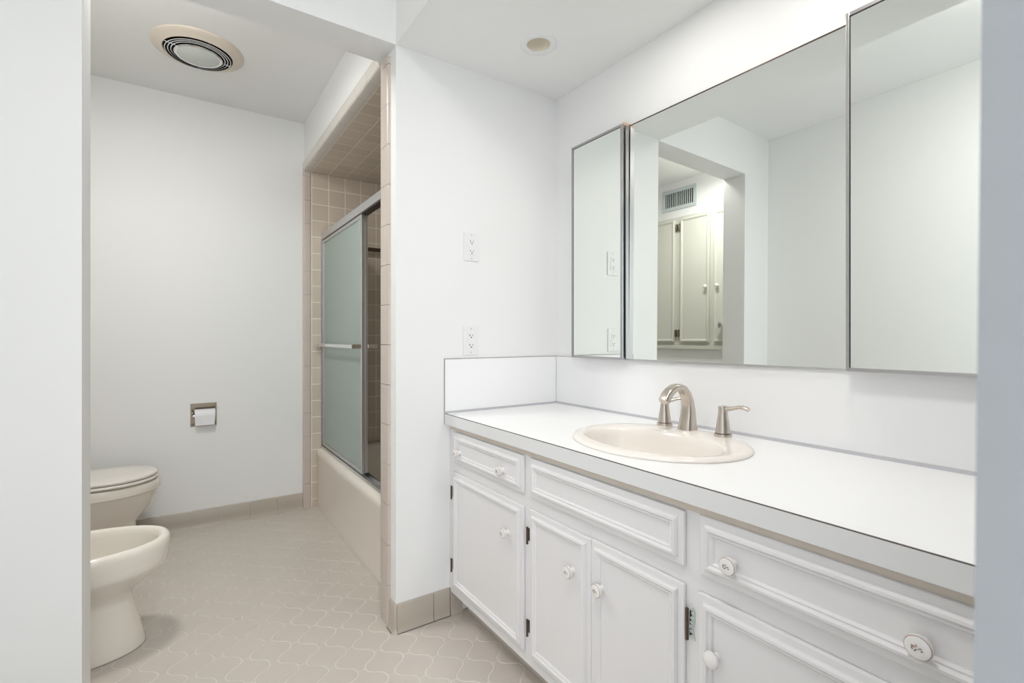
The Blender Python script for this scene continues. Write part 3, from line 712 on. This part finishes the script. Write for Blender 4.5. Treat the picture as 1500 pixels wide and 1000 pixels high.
def sliding(x0, x1, y0, y1, bar_side, by0, by1, label):
    z0, z1 = 0.395, 1.721
    t = thing('sliding_door', ((x0+x1)/2, (y0+y1)/2, z0), label, 'shower door', 'sliding glass tub doors')
    xm = (x0+x1)/2
    MB().box(xm-0.0025, xm+0.0025, y0+0.008, y1-0.008, z0+0.008, z1-0.008).build('glass', FROST, t)
    for a, b_ in ((y0, y0+0.018), (y1-0.018, y1)): MB().box(x0, x1, a, b_, z0, z1, bev=0.001).build('stile', ALU, t)
    MB().box(x0, x1, y0+0.018, y1-0.018, z1-0.018, z1, bev=0.001).build('top_rail', ALU, t)
    MB().box(x0, x1, y0+0.018, y1-0.018, z0, z0+0.02, bev=0.001).build('bottom_rail', ALU, t)
    xb = x0-0.045 if bar_side < 0 else x1+0.045
    zb = 1.046
    br = MB().box(xb-0.004, xb+0.004, by0, by1, zb-0.009, zb+0.009, bev=0.001).build('towel_bar', CHR, t)
    for yy in (y0+0.009, y1-0.009):
        m_ = MB(); xe = x0 if bar_side < 0 else x1
        if bar_side < 0: m_.box(xb-0.006, xe, yy-0.009, yy+0.009, zb-0.011, zb+0.011, bev=0.002)
        else: m_.box(xe, xb+0.006, yy-0.009, yy+0.009, zb-0.011, zb+0.011, bev=0.002)
        m_.build('bar_bracket', CHR, br)
sliding(0.7575, 0.7725, 2.487, td-0.024, -1, 2.497, td-0.034, 'frosted glass sliding tub door on the room side, with a towel bar')
sliding(0.7795, 0.7945, 2.500, td-0.026, 1, 2.510, td-0.036, 'frosted glass sliding tub door on the tub side, slid behind the other')
# towel bar on the tiled end wall in the tub
TBAR = thing('towel_bar', (1.12, YF-0.008, 1.69), 'dark metal bar fixed to the tiled end wall inside the tub', 'towel bar')
MB().box(0.98, 1.33, YF-0.062, YF-0.050, 1.678, 1.704, bev=0.002).build('bar', DKM, TBAR)
for xx in (0.99, 1.32):
    MB().box(xx-0.009, xx+0.009, YF-0.052, YF-0.0085, 1.680, 1.702, bev=0.002).build('bracket', DKM, TBAR)

# ---------------------------------------------------------------- linen cupboard and vent on the toilet room's side wall (seen in the mirror)
XM_ = 1.41
LC = thing('linen_cabinet', (XTL, 2.6, 1.0), 'cream built-in wall cupboard with three tall panelled doors, seen in the mirror', 'cabinet')
xw = XTL
MB().box(xw+0.0005, xw+0.022, 1.90, 3.32, 1.0565, 2.150, bev=0.001).build('face_frame', CABW, LC)
MB().box(xw+0.0005, xw+0.034, 1.90, 3.32, 1.022, 1.056, bev=0.003).build('bottom_ledge', CABW, LC)
LM = [(0.0, 0), (0.0, 0.006), (0.004, 0.009), (0.012, 0.009), (0.018, 0.005), (0.022, 0.0)]
def ldoor(y0, y1, hy, ky):
    z0, z1 = 1.080, 2.128
    d = MB().box(xw+0.0225, xw+0.038, y0, y1, z0, z1, bev=0.002).build('door', CABW, LC)
    MB().frame_x(xw+0.038, 1, y0+0.004, y1-0.004, z0+0.004, z1-0.004, LM).build('moulding', CABW, d)
    if hy is not None:
        for zz in (1.155, 2.058):
            k = MB(); k.box(xw+0.0225, xw+0.040, hy-0.009, hy+0.009, zz-0.030, zz+0.030, bev=0.002); k.tube([(xw+0.042, hy, zz-0.028), (xw+0.042, hy, zz+0.028)], 0.004, n=10)
            k.build('hinge', mat('tarnished_hinge', (0.25, 0.22, 0.19), 0.35, metal=0.9), d)
    if ky is not None:
        k = MB(); k.lathe([(0.007, 0), (0.006, 0.012), (0.014, 0.018), (0.016, 0.025), (0.010, 0.031), (0.002, 0.033)], (xw+0.038, ky, 1.530), (1, 0, 0), n=20)
        k.build('knob', KNOB, d)
    return d
ldoor(2.305, 2.578, 2.590, 2.330)
ldoor(1.985, 2.267, None, 2.228)
ldoor(2.633, 2.905, 2.621, None)
k = MB(); k.lathe([(0.012, 0), (0.009, 0.02), (0.020, 0.030), (0.027, 0.042), (0.024, 0.054), (0.010, 0.060), (0.002, 0.061)], (xw+0.038, 2.190, 1.215), (1, 0, 0), n=24)
tag(k.build('lock_knob', CHR, LC), 'larger chrome knob')

VG = thing('vent_grille', (XTL, 2.617, 2.313), 'grey metal air vent with vertical slats above the cream cupboard', 'vent')
vy0, vy1, vz0, vz1 = 2.446, 2.788, 2.222, 2.405
t = MB()
for b_ in ((vy0, vy1, vz1-0.03, vz1), (vy0, vy1, vz0, vz0+0.03), (vy0, vy0+0.032, vz0+0.03, vz1-0.03), (vy1-0.032, vy1, vz0+0.03, vz1-0.03)): t.box(xw+0.0005, xw+0.010, *b_, bev=0.002)
t.build('frame', GRIL, VG)
MB().box(xw+0.0005, xw+0.002, vy0+0.03, vy1-0.03, vz0+0.028, vz1-0.028).build('duct_opening', BLK, VG)
for i in range(14):
    yy = vy0+0.0475+i*0.0190
    if i == 8: MB().box(xw+0.003, xw+0.009, yy-0.004, yy+0.004, vz0+0.03, vz1-0.03).build('slat', GRIL, VG)
    else: MB().box(xw+0.006, xw+0.009, yy-0.0034, yy+0.0034, vz0+0.03, vz1-0.03).build('slat', GRIL, VG)
